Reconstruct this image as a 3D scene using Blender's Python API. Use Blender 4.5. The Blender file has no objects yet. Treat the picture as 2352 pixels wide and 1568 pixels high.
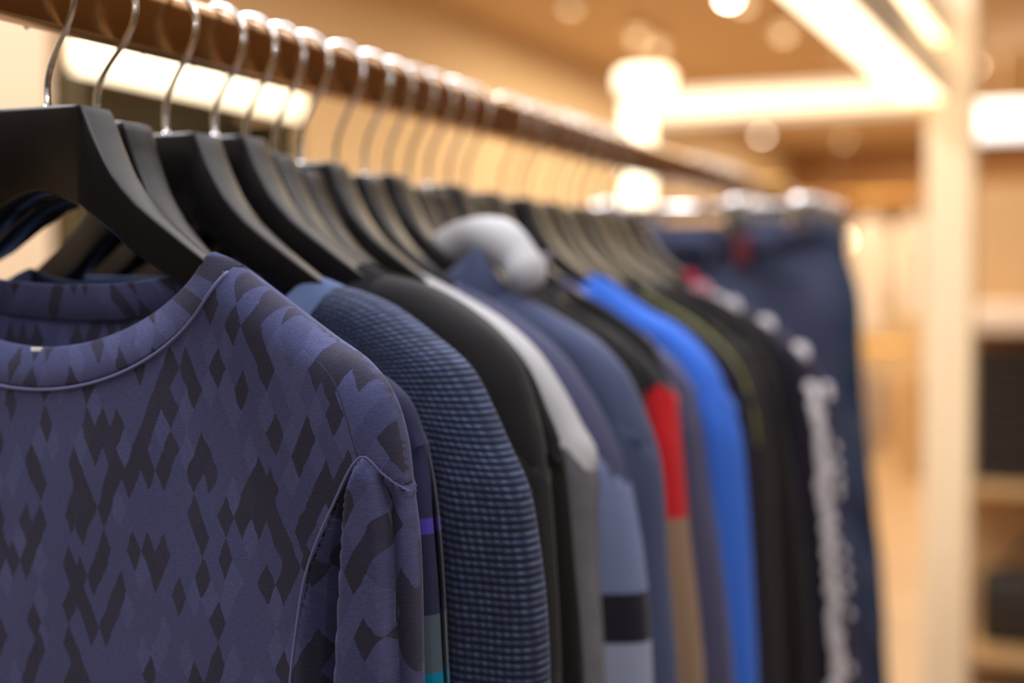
import bpy, bmesh, math, random
from mathutils import Vector, Matrix, kdtree
random.seed(7)
SC = bpy.context.scene
COL = SC.collection
EYE = 1.40            # height of the lens above the floor; garment heights below are relative to it
RAILX = -0.6135        # the copper rail runs along +Y at this X
GX = -0.606           # middle of the garments

# ------------------------------------------------------------------ object helpers
def link(o, parent=None):
    COL.objects.link(o)
    if parent is not None:
        o.parent = parent
    return o

def tag(o, label=None, cat=None, group=None, kind=None):
    if label: o['label'] = label
    if cat: o['category'] = cat
    if group: o['group'] = group
    if kind: o['kind'] = kind
    return o

def empty(name, loc=(0, 0, 0), label=None, cat=None, group=None):
    o = bpy.data.objects.new(name, None)
    o.empty_display_size = 0.05
    o.location = loc
    link(o)
    return tag(o, label, cat, group)

def obj(name, bm, m, parent=None, smooth=True, loc=None):
    me = bpy.data.meshes.new(name)
    bm.normal_update()
    bm.to_mesh(me)
    bm.free()
    if smooth:
        for p in me.polygons: p.use_smooth = True
    me.materials.append(m)
    o = bpy.data.objects.new(name, me)
    if loc is not None: o.location = loc
    return link(o, parent)

def copy_tree(o, parent=None):
    c = o.copy()
    link(c, parent)
    for ch in list(o.children):
        copy_tree(ch, c)
    return c

# ------------------------------------------------------------------ mesh helpers
def add_box(bm, x0, x1, y0, y1, z0, z1, bev=0.0):
    r = bmesh.ops.create_cube(bm, size=1.0)
    vs = r['verts']
    for v in vs:
        v.co = Vector(((x0 + x1) / 2 + v.co.x * (x1 - x0), (y0 + y1) / 2 + v.co.y * (y1 - y0), (z0 + z1) / 2 + v.co.z * (z1 - z0)))
    if bev > 0:
        es = list({e for v in vs for e in v.link_edges})
        bmesh.ops.bevel(bm, geom=es, offset=bev, segments=2, profile=0.5, affect='EDGES')
    return bm

def box(x0, x1, y0, y1, z0, z1, bev=0.0):
    return add_box(bmesh.new(), x0, x1, y0, y1, z0, z1, bev)

def add_tube(bm, pts, r, seg=10, closed=False, cap=True):
    pts = [Vector(p) for p in pts]
    n = len(pts)
    rad = r if callable(r) else (lambda t: r)
    rings = []
    nrm = None
    for i, p in enumerate(pts):
        a = pts[(i - 1) % n] if (closed or i > 0) else p
        b = pts[(i + 1) % n] if (closed or i < n - 1) else p
        t = (b - a).normalized()
        if nrm is None:
            up = Vector((0, 0, 1)) if abs(t.z) < 0.9 else Vector((0, 1, 0))
            nrm = t.cross(up).normalized()
        nrm = (nrm - t * nrm.dot(t))
        nrm = nrm.normalized() if nrm.length > 1e-6 else t.orthogonal().normalized()
        bi = t.cross(nrm)
        rr = rad(i / max(1, n - 1))
        rings.append([bm.verts.new(p + (nrm * math.cos(2 * math.pi * k / seg) + bi * math.sin(2 * math.pi * k / seg)) * rr) for k in range(seg)])
    m = n if closed else n - 1
    for i in range(m):
        A, B = rings[i], rings[(i + 1) % n]
        for k in range(seg):
            bm.faces.new((A[k], A[(k + 1) % seg], B[(k + 1) % seg], B[k]))
    if cap and not closed:
        bm.faces.new(rings[0][::-1]); bm.faces.new(rings[-1])
    return bm

def tube(pts, r, seg=10, closed=False):
    return add_tube(bmesh.new(), pts, r, seg, closed)

def add_ball(bm, c, r, sx=1, sy=1, sz=1, seg=12):
    m = Matrix.Translation(Vector(c)) @ Matrix.Diagonal((r * sx, r * sy, r * sz, 1))
    bmesh.ops.create_uvsphere(bm, u_segments=seg, v_segments=max(6, seg // 2 + 2), radius=1.0, matrix=m)
    return bm

def lathe(prof, seg=24):
    bm = bmesh.new()
    rings = []
    for r, z in prof:
        rings.append([bm.verts.new((r * math.cos(2 * math.pi * k / seg), r * math.sin(2 * math.pi * k / seg), z)) for k in range(seg)])
    for A, B in zip(rings, rings[1:]):
        for k in range(seg):
            bm.faces.new((A[k], A[(k + 1) % seg], B[(k + 1) % seg], B[k]))
    bm.faces.new(rings[0][::-1]); bm.faces.new(rings[-1])
    bmesh.ops.recalc_face_normals(bm, faces=bm.faces)
    return bm

def catmull(pts, n):
    """n points evenly spaced along a smooth curve through 2-D pts."""
    P = [Vector((p[0], p[1])) for p in pts]
    P = [P[0] * 2 - P[1]] + P + [P[-1] * 2 - P[-2]]
    dense = []
    for i in range(1, len(P) - 2):
        p0, p1, p2, p3 = P[i - 1], P[i], P[i + 1], P[i + 2]
        t01 = max(1e-6, (p1 - p0).length ** .5); t12 = max(1e-6, (p2 - p1).length ** .5); t23 = max(1e-6, (p3 - p2).length ** .5)
        m1 = (p2 - p1) + t12 * ((p1 - p0) / t01 - (p2 - p0) / (t01 + t12))
        m2 = (p2 - p1) + t12 * ((p3 - p2) / t23 - (p3 - p1) / (t12 + t23))
        for k in range(24):
            t = k / 24
            a = 2 * t ** 3 - 3 * t * t + 1; b = t ** 3 - 2 * t * t + t; c = -2 * t ** 3 + 3 * t * t; d = t ** 3 - t * t
            dense.append(a * p1 + b * m1 + c * p2 + d * m2)
    dense.append(P[-2])
    L = [0.0]
    for a, b in zip(dense, dense[1:]): L.append(L[-1] + (b - a).length)
    out, j = [], 0
    for i in range(n):
        s = L[-1] * (i / (n - 1)) ** 1.25       # closer together near the neck
        while j < len(L) - 2 and L[j + 1] < s: j += 1
        f = (s - L[j]) / max(1e-9, L[j + 1] - L[j])
        out.append((dense[j].lerp(dense[j + 1], min(1, max(0, f))), s))
    return out

def interp(tab, x):
    if x <= tab[0][0]: return tab[0][1]
    for (x0, y0), (x1, y1) in zip(tab, tab[1:]):
        if x <= x1: return y0 + (y1 - y0) * (x - x0) / max(1e-9, x1 - x0)
    return tab[-1][1]

def sstep(a, b, x):
    t = min(1, max(0, (x - a) / (b - a)))
    return t * t * (3 - 2 * t)

# ------------------------------------------------------------------ materials
def new_mat(name):
    m = bpy.data.materials.new(name)
    m.use_nodes = True
    nt = m.node_tree
    return m, nt, nt.nodes['Principled BSDF']

def plain(name, col, rough=.6, metal=0, spec=.5, noise=0.06, nscale=30, bump=0.0):
    m, nt, b = new_mat(name)
    N, L = nt.nodes, nt.links
    tc = N.new('ShaderNodeTexCoord')
    nz = N.new('ShaderNodeTexNoise'); nz.inputs['Scale'].default_value = nscale; nz.inputs['Detail'].default_value = 4
    L.new(tc.outputs['Object'], nz.inputs['Vector'])
    mx = N.new('ShaderNodeMix'); mx.data_type = 'RGBA'
    mx.inputs[6].default_value = tuple(c * (1 - noise) for c in col) + (1,)
    mx.inputs[7].default_value = tuple(min(1, c * (1 + noise)) for c in col) + (1,)
    L.new(nz.outputs['Fac'], mx.inputs[0]); L.new(mx.outputs[2], b.inputs['Base Color'])
    b.inputs['Roughness'].default_value = rough; b.inputs['Metallic'].default_value = metal
    b.inputs['Specular IOR Level'].default_value = spec
    if bump:
        bp = N.new('ShaderNodeBump'); bp.inputs['Strength'].default_value = bump; bp.inputs['Distance'].default_value = .002
        L.new(nz.outputs['Fac'], bp.inputs['Height']); L.new(bp.outputs['Normal'], b.inputs['Normal'])
    return m

def emit(name, col, strength):
    m, nt, b = new_mat(name)
    b.inputs['Base Color'].default_value = tuple(col) + (1,)
    b.inputs['Emission Color'].default_value = tuple(col) + (1,)
    b.inputs['Emission Strength'].default_value = strength
    return m

def math_node(nt, op, a, b=None):
    n = nt.nodes.new('ShaderNodeMath'); n.operation = op
    for i, v in enumerate((a, b)):
        if v is None: continue
        if isinstance(v, (int, float)): n.inputs[i].default_value = v
        else: nt.links.new(v, n.inputs[i])
    return n.outputs[0]

def mixc(nt, fac, a, b):
    n = nt.nodes.new('ShaderNodeMix'); n.data_type = 'RGBA'
    for s, v in ((0, fac), (6, a), (7, b)):
        if isinstance(v, (int, float)): n.inputs[s].default_value = v
        elif isinstance(v, tuple): n.inputs[s].default_value = v if len(v) == 4 else v + (1,)
        else: nt.links.new(v, n.inputs[s])
    return n.outputs[2]

def uv_xy(nt):
    u = nt.nodes.new('ShaderNodeUVMap'); u.uv_map = 'UVMap'
    s = nt.nodes.new('ShaderNodeSeparateXYZ'); nt.links.new(u.outputs['UV'], s.inputs[0])
    return u.outputs['UV'], s.outputs['X'], s.outputs['Y']

def fabric_finish(nt, b, colour, height, bump=.35, dist=.0006, sheen=.25, rough=.92, sheen_tint=(1, 1, 1)):
    nt.links.new(colour, b.inputs['Base Color'])
    b.inputs['Roughness'].default_value = rough
    b.inputs['Specular IOR Level'].default_value = .15
    b.inputs['Sheen Weight'].default_value = sheen
    b.inputs['Sheen Roughness'].default_value = .45
    b.inputs['Sheen Tint'].default_value = tuple(sheen_tint) + (1,)
    bp = nt.nodes.new('ShaderNodeBump'); bp.inputs['Strength'].default_value = bump; bp.inputs['Distance'].default_value = dist
    nt.links.new(height, bp.inputs['Height']); nt.links.new(bp.outputs['Normal'], b.inputs['Normal'])

def fibre(nt, uv, sx=900, sy=2600):
    """fine brushed-jersey fibres"""
    mp = nt.nodes.new('ShaderNodeMapping'); mp.inputs['Scale'].default_value = (sx, sy, 1)
    nt.links.new(uv, mp.inputs['Vector'])
    n = nt.nodes.new('ShaderNodeTexNoise'); n.inputs['Scale'].default_value = 1; n.inputs['Detail'].default_value = 3
    n.inputs['Roughness'].default_value = .65
    nt.links.new(mp.outputs[0], n.inputs['Vector'])
    return n.outputs['Fac']

def fabric(name, col, var=.10, sheen=.25, bands=None, marl=0.0, sheen_tint=(1, 1, 1), rough=.92):
    """plain jersey; bands = [(height of the band's lower edge relative to the lens, colour)] from the top down"""
    m, nt, b = new_mat(name)
    uv, ux, uz = uv_xy(nt)
    f = fibre(nt, uv)
    base = mixc(nt, f, tuple(c * (1 - var) for c in col), tuple(min(1, c * (1 + var)) for c in col))
    if bands:
        for z, c2 in bands:
            k = math_node(nt, 'LESS_THAN', uz, z)
            cc = mixc(nt, f, tuple(c * (1 - var) for c in c2), tuple(min(1, c * (1 + var)) for c in c2))
            base = mixc(nt, k, base, cc)
    if marl:
        mp = nt.nodes.new('ShaderNodeMapping'); mp.inputs['Scale'].default_value = (90, 45, 1)
        nt.links.new(uv, mp.inputs['Vector'])
        n2 = nt.nodes.new('ShaderNodeTexNoise'); n2.inputs['Scale'].default_value = 1; n2.inputs['Detail'].default_value = 6; n2.inputs['Roughness'].default_value = .8
        nt.links.new(mp.outputs[0], n2.inputs['Vector'])
        k = math_node(nt, 'MULTIPLY', n2.outputs['Fac'], marl)
        base = mixc(nt, k, base, tuple(c * .35 for c in col))
    fabric_finish(nt, b, base, f, sheen=sheen, sheen_tint=sheen_tint, rough=rough)
    return m

def diamond_fabric(name, base, dark, light, w=.0108, h=.0240):
    m, nt, b = new_mat(name)
    uv, ux, uz = uv_xy(nt)
    # a slow wobble so that the printed diamonds are not ruler-straight
    nz = nt.nodes.new('ShaderNodeTexNoise'); nz.inputs['Scale'].default_value = 60; nz.inputs['Detail'].default_value = 2
    nt.links.new(uv, nz.inputs['Vector'])
    wob = math_node(nt, 'MULTIPLY', math_node(nt, 'SUBTRACT', nz.outputs['Fac'], .5), .55)
    a = math_node(nt, 'ADD', math_node(nt, 'DIVIDE', ux, w), math_node(nt, 'DIVIDE', uz, h))
    c = math_node(nt, 'SUBTRACT', math_node(nt, 'DIVIDE', ux, w), math_node(nt, 'DIVIDE', uz, h))
    a = math_node(nt, 'ADD', a, wob); c = math_node(nt, 'ADD', c, wob)
    def rnd(sa, sc, off):
        fa = math_node(nt, 'FLOOR', math_node(nt, 'MULTIPLY', math_node(nt, 'ADD', a, off), sa))
        fc = math_node(nt, 'FLOOR', math_node(nt, 'MULTIPLY', math_node(nt, 'ADD', c, off * .5), sc))
        cb = nt.nodes.new('ShaderNodeCombineXYZ'); nt.links.new(fa, cb.inputs[0]); nt.links.new(fc, cb.inputs[1]); cb.inputs[2].default_value = off
        wn = nt.nodes.new('ShaderNodeTexWhiteNoise'); wn.noise_dimensions = '3D'
        nt.links.new(cb.outputs[0], wn.inputs['Vector'])
        return wn.outputs['Value']
    d1 = math_node(nt, 'LESS_THAN', rnd(1, 1, 3.0), .25)
    d2 = math_node(nt, 'LESS_THAN', rnd(.4, 1, 11.0), .115)
    d = math_node(nt, 'MAXIMUM', d1, d2)
    l1 = math_node(nt, 'LESS_THAN', rnd(1, 1, 23.0), .22)
    f = math_node(nt, 'ADD', math_node(nt, 'MULTIPLY', fibre(nt, uv), .6), math_node(nt, 'MULTIPLY', fibre(nt, uv, 300, 900), .4))
    fc = math_node(nt, 'MULTIPLY', math_node(nt, 'SUBTRACT', f, .5), 1.0)
    colr = mixc(nt, math_node(nt, 'MULTIPLY', l1, .35), base, light)
    colr = mixc(nt, math_node(nt, 'MULTIPLY', d, .80), colr, dark)
    br = nt.nodes.new('ShaderNodeHueSaturation')
    nt.links.new(math_node(nt, 'ADD', 1.0, math_node(nt, 'MULTIPLY', fc, 2.2)), br.inputs['Value'])
    nt.links.new(colr, br.inputs['Color'])
    fabric_finish(nt, b, br.outputs['Color'], f, bump=.5, dist=.0008, sheen=.22, sheen_tint=(.75, .75, 1))
    return m

def waffle_fabric(name, base, dark, hi, pitch=.0047):
    m, nt, b = new_mat(name)
    uv, ux, uz = uv_xy(nt)
    nz = nt.nodes.new('ShaderNodeTexNoise'); nz.inputs['Scale'].default_value = 40; nz.inputs['Detail'].default_value = 2
    nt.links.new(uv, nz.inputs['Vector'])
    k = math.pi * 2 / pitch
    wob = math_node(nt, 'MULTIPLY', nz.outputs['Fac'], 1.3)
    r = math_node(nt, 'SINE', math_node(nt, 'ADD', math_node(nt, 'MULTIPLY', ux, k), wob))
    c = math_node(nt, 'SINE', math_node(nt, 'ADD', math_node(nt, 'MULTIPLY', uz, k), wob))
    row = math_node(nt, 'ADD', math_node(nt, 'MULTIPLY', r, .5), .5)
    bead = math_node(nt, 'MULTIPLY', row, math_node(nt, 'ADD', math_node(nt, 'MULTIPLY', c, .5), .5))
    n2 = nt.nodes.new('ShaderNodeTexNoise'); n2.inputs['Scale'].default_value = 140; n2.inputs['Detail'].default_value = 2
    nt.links.new(uv, n2.inputs['Vector'])
    spark = math_node(nt, 'MULTIPLY', bead, math_node(nt, 'GREATER_THAN', n2.outputs['Fac'], .5))
    col = mixc(nt, math_node(nt, 'POWER', row, .7), dark, base)
    col = mixc(nt, math_node(nt, 'MULTIPLY', bead, .55), col, hi)
    col = mixc(nt, math_node(nt, 'MULTIPLY', spark, .5), col, tuple(min(1, x * 1.7) for x in hi))
    hgt = math_node(nt, 'ADD', math_node(nt, 'MULTIPLY', row, .5), bead)
    fabric_finish(nt, b, col, hgt, bump=.6, dist=.0015, sheen=.2, sheen_tint=(.75, .8, 1))
    return m

def denim(name, col, worn):
    m, nt, b = new_mat(name)
    tc = nt.nodes.new('ShaderNodeTexCoord')
    nz = nt.nodes.new('ShaderNodeTexNoise'); nz.inputs['Scale'].default_value = 9; nz.inputs['Detail'].default_value = 5
    nt.links.new(tc.outputs['Object'], nz.inputs['Vector'])
    wv = nt.nodes.new('ShaderNodeTexWave'); wv.inputs['Scale'].default_value = 260; wv.inputs['Distortion'].default_value = 1
    nt.links.new(tc.outputs['Object'], wv.inputs['Vector'])
    c = mixc(nt, math_node(nt, 'MULTIPLY', math_node(nt, 'SUBTRACT', nz.outputs['Fac'], .35), 1.6), col, worn)
    c = mixc(nt, math_node(nt, 'MULTIPLY', wv.outputs['Fac'], .25), c, tuple(x * .6 for x in col))
    fabric_finish(nt, b, c, wv.outputs['Fac'], bump=.3, dist=.0006, sheen=.1)
    return m

def wood(name, dark, light, scale=3.0, rough=.5, coat=0.0):
    m, nt, b = new_mat(name)
    tc = nt.nodes.new('ShaderNodeTexCoord')
    mp = nt.nodes.new('ShaderNodeMapping'); mp.inputs['Scale'].default_value = (scale * 6, scale * 6, scale)
    nt.links.new(tc.outputs['Object'], mp.inputs['Vector'])
    nz = nt.nodes.new('ShaderNodeTexNoise'); nz.inputs['Scale'].default_value = 1.5; nz.inputs['Detail'].default_value = 6; nz.inputs['Distortion'].default_value = 1.2
    nt.links.new(mp.outputs[0], nz.inputs['Vector'])
    c = mixc(nt, nz.outputs['Fac'], dark, light)
    nt.links.new(c, b.inputs['Base Color'])
    b.inputs['Roughness'].default_value = rough; b.inputs['Coat Weight'].default_value = coat
    return m

M = {}
M['chrome'] = plain('chrome_wire', (.88, .88, .90), rough=.07, metal=1, noise=.02)
M['copper'] = plain('brown_metal_rail', (.36, .19, .065), rough=.24, metal=1, noise=.10, nscale=12)
M['black'] = plain('satin_black_hanger', (.0055, .0048, .0052), rough=.30, spec=.36, noise=.15, nscale=80, bump=.05)
M['diamond'] = diamond_fabric('diamond_print_jersey', (.066, .075, .178), (.028, .026, .037), (.105, .120, .275))
M['waffle'] = waffle_fabric('navy_waffle_knit', (.045, .056, .115), (.010, .012, .024), (.085, .12, .23))
M['rib_blue'] = fabric('blue_rib', (.12, .18, .36), var=.2)
M['black_knit'] = fabric('black_jersey', (.022, .021, .023), var=.15, sheen=.12)
M['black_soft'] = fabric('soft_black_jersey', (.014, .012, .013), var=.15, sheen=.08)
M['offwhite'] = fabric('pale_grey_jersey', (.62, .62, .65), var=.06, sheen=.3, sheen_tint=(1, .85, .75))
M['grey_marl'] = fabric('grey_marl_jersey', (.25, .25, .28), var=.15, marl=.9)
M['navy_tee'] = fabric('navy_stripe_jersey', (.03, .035, .085), var=.12, sheen=.1,
                       bands=[(-.131, (.09, .06, .42)), (-.140, (.03, .035, .085)), (-.187, (.09, .13, .17)), (-.221, (.0, .25, .42)), (-.25, (.03, .035, .085))])
M['slate'] = fabric('slate_navy_jersey', (.085, .09, .17), var=.10, sheen=.15)
M['slate_blue'] = fabric('blue_navy_jersey', (.085, .105, .20), var=.10, sheen=.15)
M['stripe_sleeve'] = fabric('light_blue_striped_jersey', (.21, .26, .46), var=.12,
                            bands=[(-.228, (.022, .02, .035)), (-.266, (.36, .42, .58)), (-.345, (.022, .02, .035))])
M['pale_blue'] = fabric('pale_blue_rib', (.40, .46, .68), var=.08)
M['hood_grey'] = fabric('pale_grey_hood_lining', (.60, .60, .63), var=.10, sheen=.35, sheen_tint=(1, .9, .85))
M['red_sleeve'] = fabric('red_and_tan_jersey', (.72, .022, .03), var=.08, bands=[(-.197, (.36, .235, .15))])
M['purple_navy'] = fabric('purple_navy_jersey', (.10, .10, .185), var=.1, sheen=.2)
M['dusty'] = fabric('dusty_pink_rib', (.36, .30, .34), var=.1)
M['royal'] = fabric('royal_blue_jersey', (.06, .20, .85), var=.06, sheen=.2, sheen_tint=(.7, .8, 1))
M['lime'] = fabric('lime_piping', (.42, .46, .05), var=.1)
M['brown_black'] = fabric('brown_black_jersey', (.024, .019, .02), var=.15, sheen=.15)
M['plum_black'] = fabric('plum_black_jersey', (.024, .02, .032), var=.15, sheen=.2, sheen_tint=(.8, .7, .9))
M['grey_rib'] = fabric('dark_grey_rib', (.10, .10, .11), var=.15)
M['red'] = fabric('red_print', (.75, .03, .06), var=.05)
M['pink'] = fabric('pink_print', (.85, .42, .48), var=.05)
M['white_print'] = fabric('white_print', (.95, .90, .92), var=.04)
M['white_tag'] = plain('white_label', (.8, .8, .76), rough=.7)
M['seam'] = fabric('navy_thread', (.05, .05, .11), var=.2)
M['seam_light'] = fabric('pale_thread', (.14, .15, .31), var=.2)
M['denim'] = denim('indigo_denim', (.042, .050, .10), (.10, .11, .18))
M['denim_blue'] = denim('blue_denim', (.032, .07, .13), (.065, .12, .19))
M['dark_red'] = plain('dark_red_patch', (.15, .025, .035), rough=.8)
M['brass'] = plain('brass_bracket', (.75, .42, .10), rough=.25, metal=1)
M['wood_light'] = wood('pale_wood', (.74, .56, .36), (.86, .69, .47))
M['wood_tan'] = wood('tan_wood', (.50, .32, .15), (.62, .42, .22))
M['wood_dark'] = wood('dark_olive_wood', (.055, .04, .015), (.09, .065, .025))
M['led'] = emit('warm_light_strip', (1, .86, .60), 2.6)
M['led_soft'] = emit('soft_warm_light_strip', (1, .80, .50), .95)
M['lens'] = emit('warm_lamp_lens', (1, .78, .55), 14)
M['lens_hot'] = emit('bright_lamp_lens', (1, .88, .66), 40)
M['lens_dim'] = emit('dim_lamp_lens', (1, .76, .46), 2.0)
M['bulb'] = emit('small_bulb', (1, .78, .48), 10)
M['lightbox'] = emit('cool_white_lightbox', (.86, .92, 1), 1.25)
M['ceiling'] = plain('tan_ceiling', (.66, .50, .33), rough=.9, noise=.04, nscale=2)
M['soffit'] = plain('brown_soffit', (.34, .18, .08), rough=.9, noise=.05, nscale=2)
M['wall'] = plain('cream_wall', (.72, .56, .36), rough=.9, noise=.05, nscale=2)
M['pillar'] = plain('warm_cream_pillar', (.60, .45, .30), rough=.9, noise=.04, nscale=2)
M['floor'] = wood('pale_plank_floor', (.34, .22, .12), (.46, .31, .18), scale=1.0, rough=.35)
M['housing'] = plain('lamp_housing', (.55, .42, .28), rough=.5)
M['coat'] = plain('dark_coat_cloth', (.022, .016, .014), rough=.9)
M['bag'] = plain('black_leather', (.012, .010, .008), rough=.5)
M['tan_cloth'] = plain('tan_cloth', (.66, .42, .20), rough=.9)
M['mustard'] = plain('mustard_cloth', (.55, .32, .05), rough=.9)
M['cream_cloth'] = plain('cream_cloth', (.92, .80, .68), rough=.9)
M['grey_cloth'] = plain('warm_grey_cloth', (.46, .36, .29), rough=.9)
M['olive_cloth'] = plain('olive_cloth', (.26, .17, .05), rough=.9)
M['brown_cloth'] = plain('brown_cloth', (.20, .10, .04), rough=.9)
M['pinkish'] = plain('pale_pink_board', (.80, .62, .48), rough=.6)

# ------------------------------------------------------------------ garments
CAP = [(.1715, -2.0), (.172, -.26), (.1735, -.225), (.178, -.188), (.186, -.151), (.2035, -.1125), (.215, -.092), (.2185, -.0885), (.227, -.098), (.238, -.113), (.252, -.128), (.30, -.17)]

SH = .006
def fold_full(x, z):
    """a sleeve pressed into a ridge with a valley beside it; positive is away from the front"""
    x -= SH
    s = interp(CAP, x) - z
    if s <= 0: return 0.0
    sl = (interp(CAP, x + .001) - interp(CAP, x - .001)) / .002
    fade = sstep(0, .007, s / math.sqrt(1 + sl * sl))
    xl = interp([(-.30, .2035), (-.21, .206), (-.146, .2095), (-.116, .2115), (-.096, .2135), (-.08, .216)], z)
    xc = interp([(-.30, .2335), (-.207, .2300), (-.145, .2275), (-.091, .2235), (-.08, .220)], z)
    v = sstep(.178, xl - .003, x) * .033
    ridge = sstep(xl - .0022, xl + .0012, x)
    y = v * (1 - ridge) + ridge * (-.009 + .003 * sstep(xl, xc, x))
    cre = sstep(xc - .001, xc + .002, x)
    y = y * (1 - cre) + cre * (.013 - .013 * sstep(xc, xc + .013, x))
    return y * fade

def fold_soft(x, z):
    x -= SH
    s = interp(CAP, x) - z
    if s <= 0: return 0.0
    fade = sstep(0, .04, s)
    return fade * (.012 * math.exp(-((x - .196) / .010) ** 2) - .006 * math.exp(-((x - .225) / .012) ** 2))

def build_sheet(prof, neck_side, zn, T, rho, NA, NQ, hem, fold, sgn_y, mode, wrinkle, seed, capshift=0, snap=0):
    """one side (front: sgn_y=-1, back: +1) of a hanging top, right half then mirrored"""
    bm = bmesh.new()
    lu = bm.verts.layers.float.new('u'); lv = bm.verts.layers.float.new('v')
    A = catmull([neck_side] + prof + [(prof[-1][0] + .006, hem)], NA)
    iN = max(2, next((i for i, (p, s) in enumerate(A) if p.y < -.085), NA // 3))
    rng = random.Random(seed)
    ph = [rng.uniform(0, 6.28) for _ in range(6)]
    rows = []
    for i, (p, s) in enumerate(A):
        if i <= iN:
            th = math.pi / 2 * (i / iN) ** .9
            bx = neck_side[0] * math.cos(th)
            bz = neck_side[1] - (neck_side[1] - zn) * math.sin(th) ** 1.2
        else:
            bx = 0.0
            f = (p.y - A[iN][0].y) / (hem - A[iN][0].y)
            bz = zn + (hem - zn) * f
        B = Vector((bx, bz))
        D = (B - p).length
        row = []
        for j in range(NQ):
            q = (j / (NQ - 1)) ** 1.45
            c = p.lerp(B, q)
            d = q * D
            t = min(1, d / rho)
            y = sgn_y * T * max(0, 1 - (1 - t) ** 2.6) ** (1 / 2.4)
            edge = sstep(0, rho, d)
            w = wrinkle * edge * (math.sin(c.x * 55 + ph[0] + 6 * math.sin(c.y * 9 + ph[1])) * .5 + math.sin(c.x * 23 + c.y * 14 + ph[2]) + .6 * math.sin(c.y * 31 - c.x * 40 + ph[3]))
            w *= sstep(.02, -.12, c.y)
            if snap and .176 < c.x - SH < .262:
                F = cap_at(c.x, capshift) - c.y
                sl = (cap_at(c.x + .0008, capshift) - cap_at(c.x - .0008, capshift)) / .0016
                g2 = sl * sl + 1
                if abs(F) / math.sqrt(g2) < snap:
                    c = Vector((c.x - F * sl / g2, c.y + F / g2))
            row.append((c.x, y + w, c.y, s, d))
        rows.append(row)
    def emit_half(sx):
        V = []
        for row in rows:
            R = []
            for (x, y, z, s, d) in row:
                yy = y
                if fold is not None and sgn_y < 0:
                    yy += fold(x, z)
                v = bm.verts.new((sx * x, yy, z))
                if mode == 'drape': v[lu] = s; v[lv] = d * sx
                else: v[lu] = sx * x + (0.37 if sgn_y > 0 else 0); v[lv] = z
                R.append(v)
            V.append(R)
        for i in range(len(V) - 1):
            for j in range(NQ - 1):
                q = (V[i][j], V[i][j + 1], V[i + 1][j + 1], V[i + 1][j])
                bm.faces.new(q if sx * sgn_y > 0 else q[::-1])
    emit_half(1); emit_half(-1)
    return bm, A, iN

def to_uv(bm):
    uv = bm.loops.layers.uv.new('UVMap')
    lu = bm.verts.layers.float['u']; lv = bm.verts.layers.float['v']
    for f in bm.faces:
        for l in f.loops: l[uv].uv = (l.vert[lu], l.vert[lv])

def cap_at(x, shift): return interp(CAP, x - SH) + shift

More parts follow.
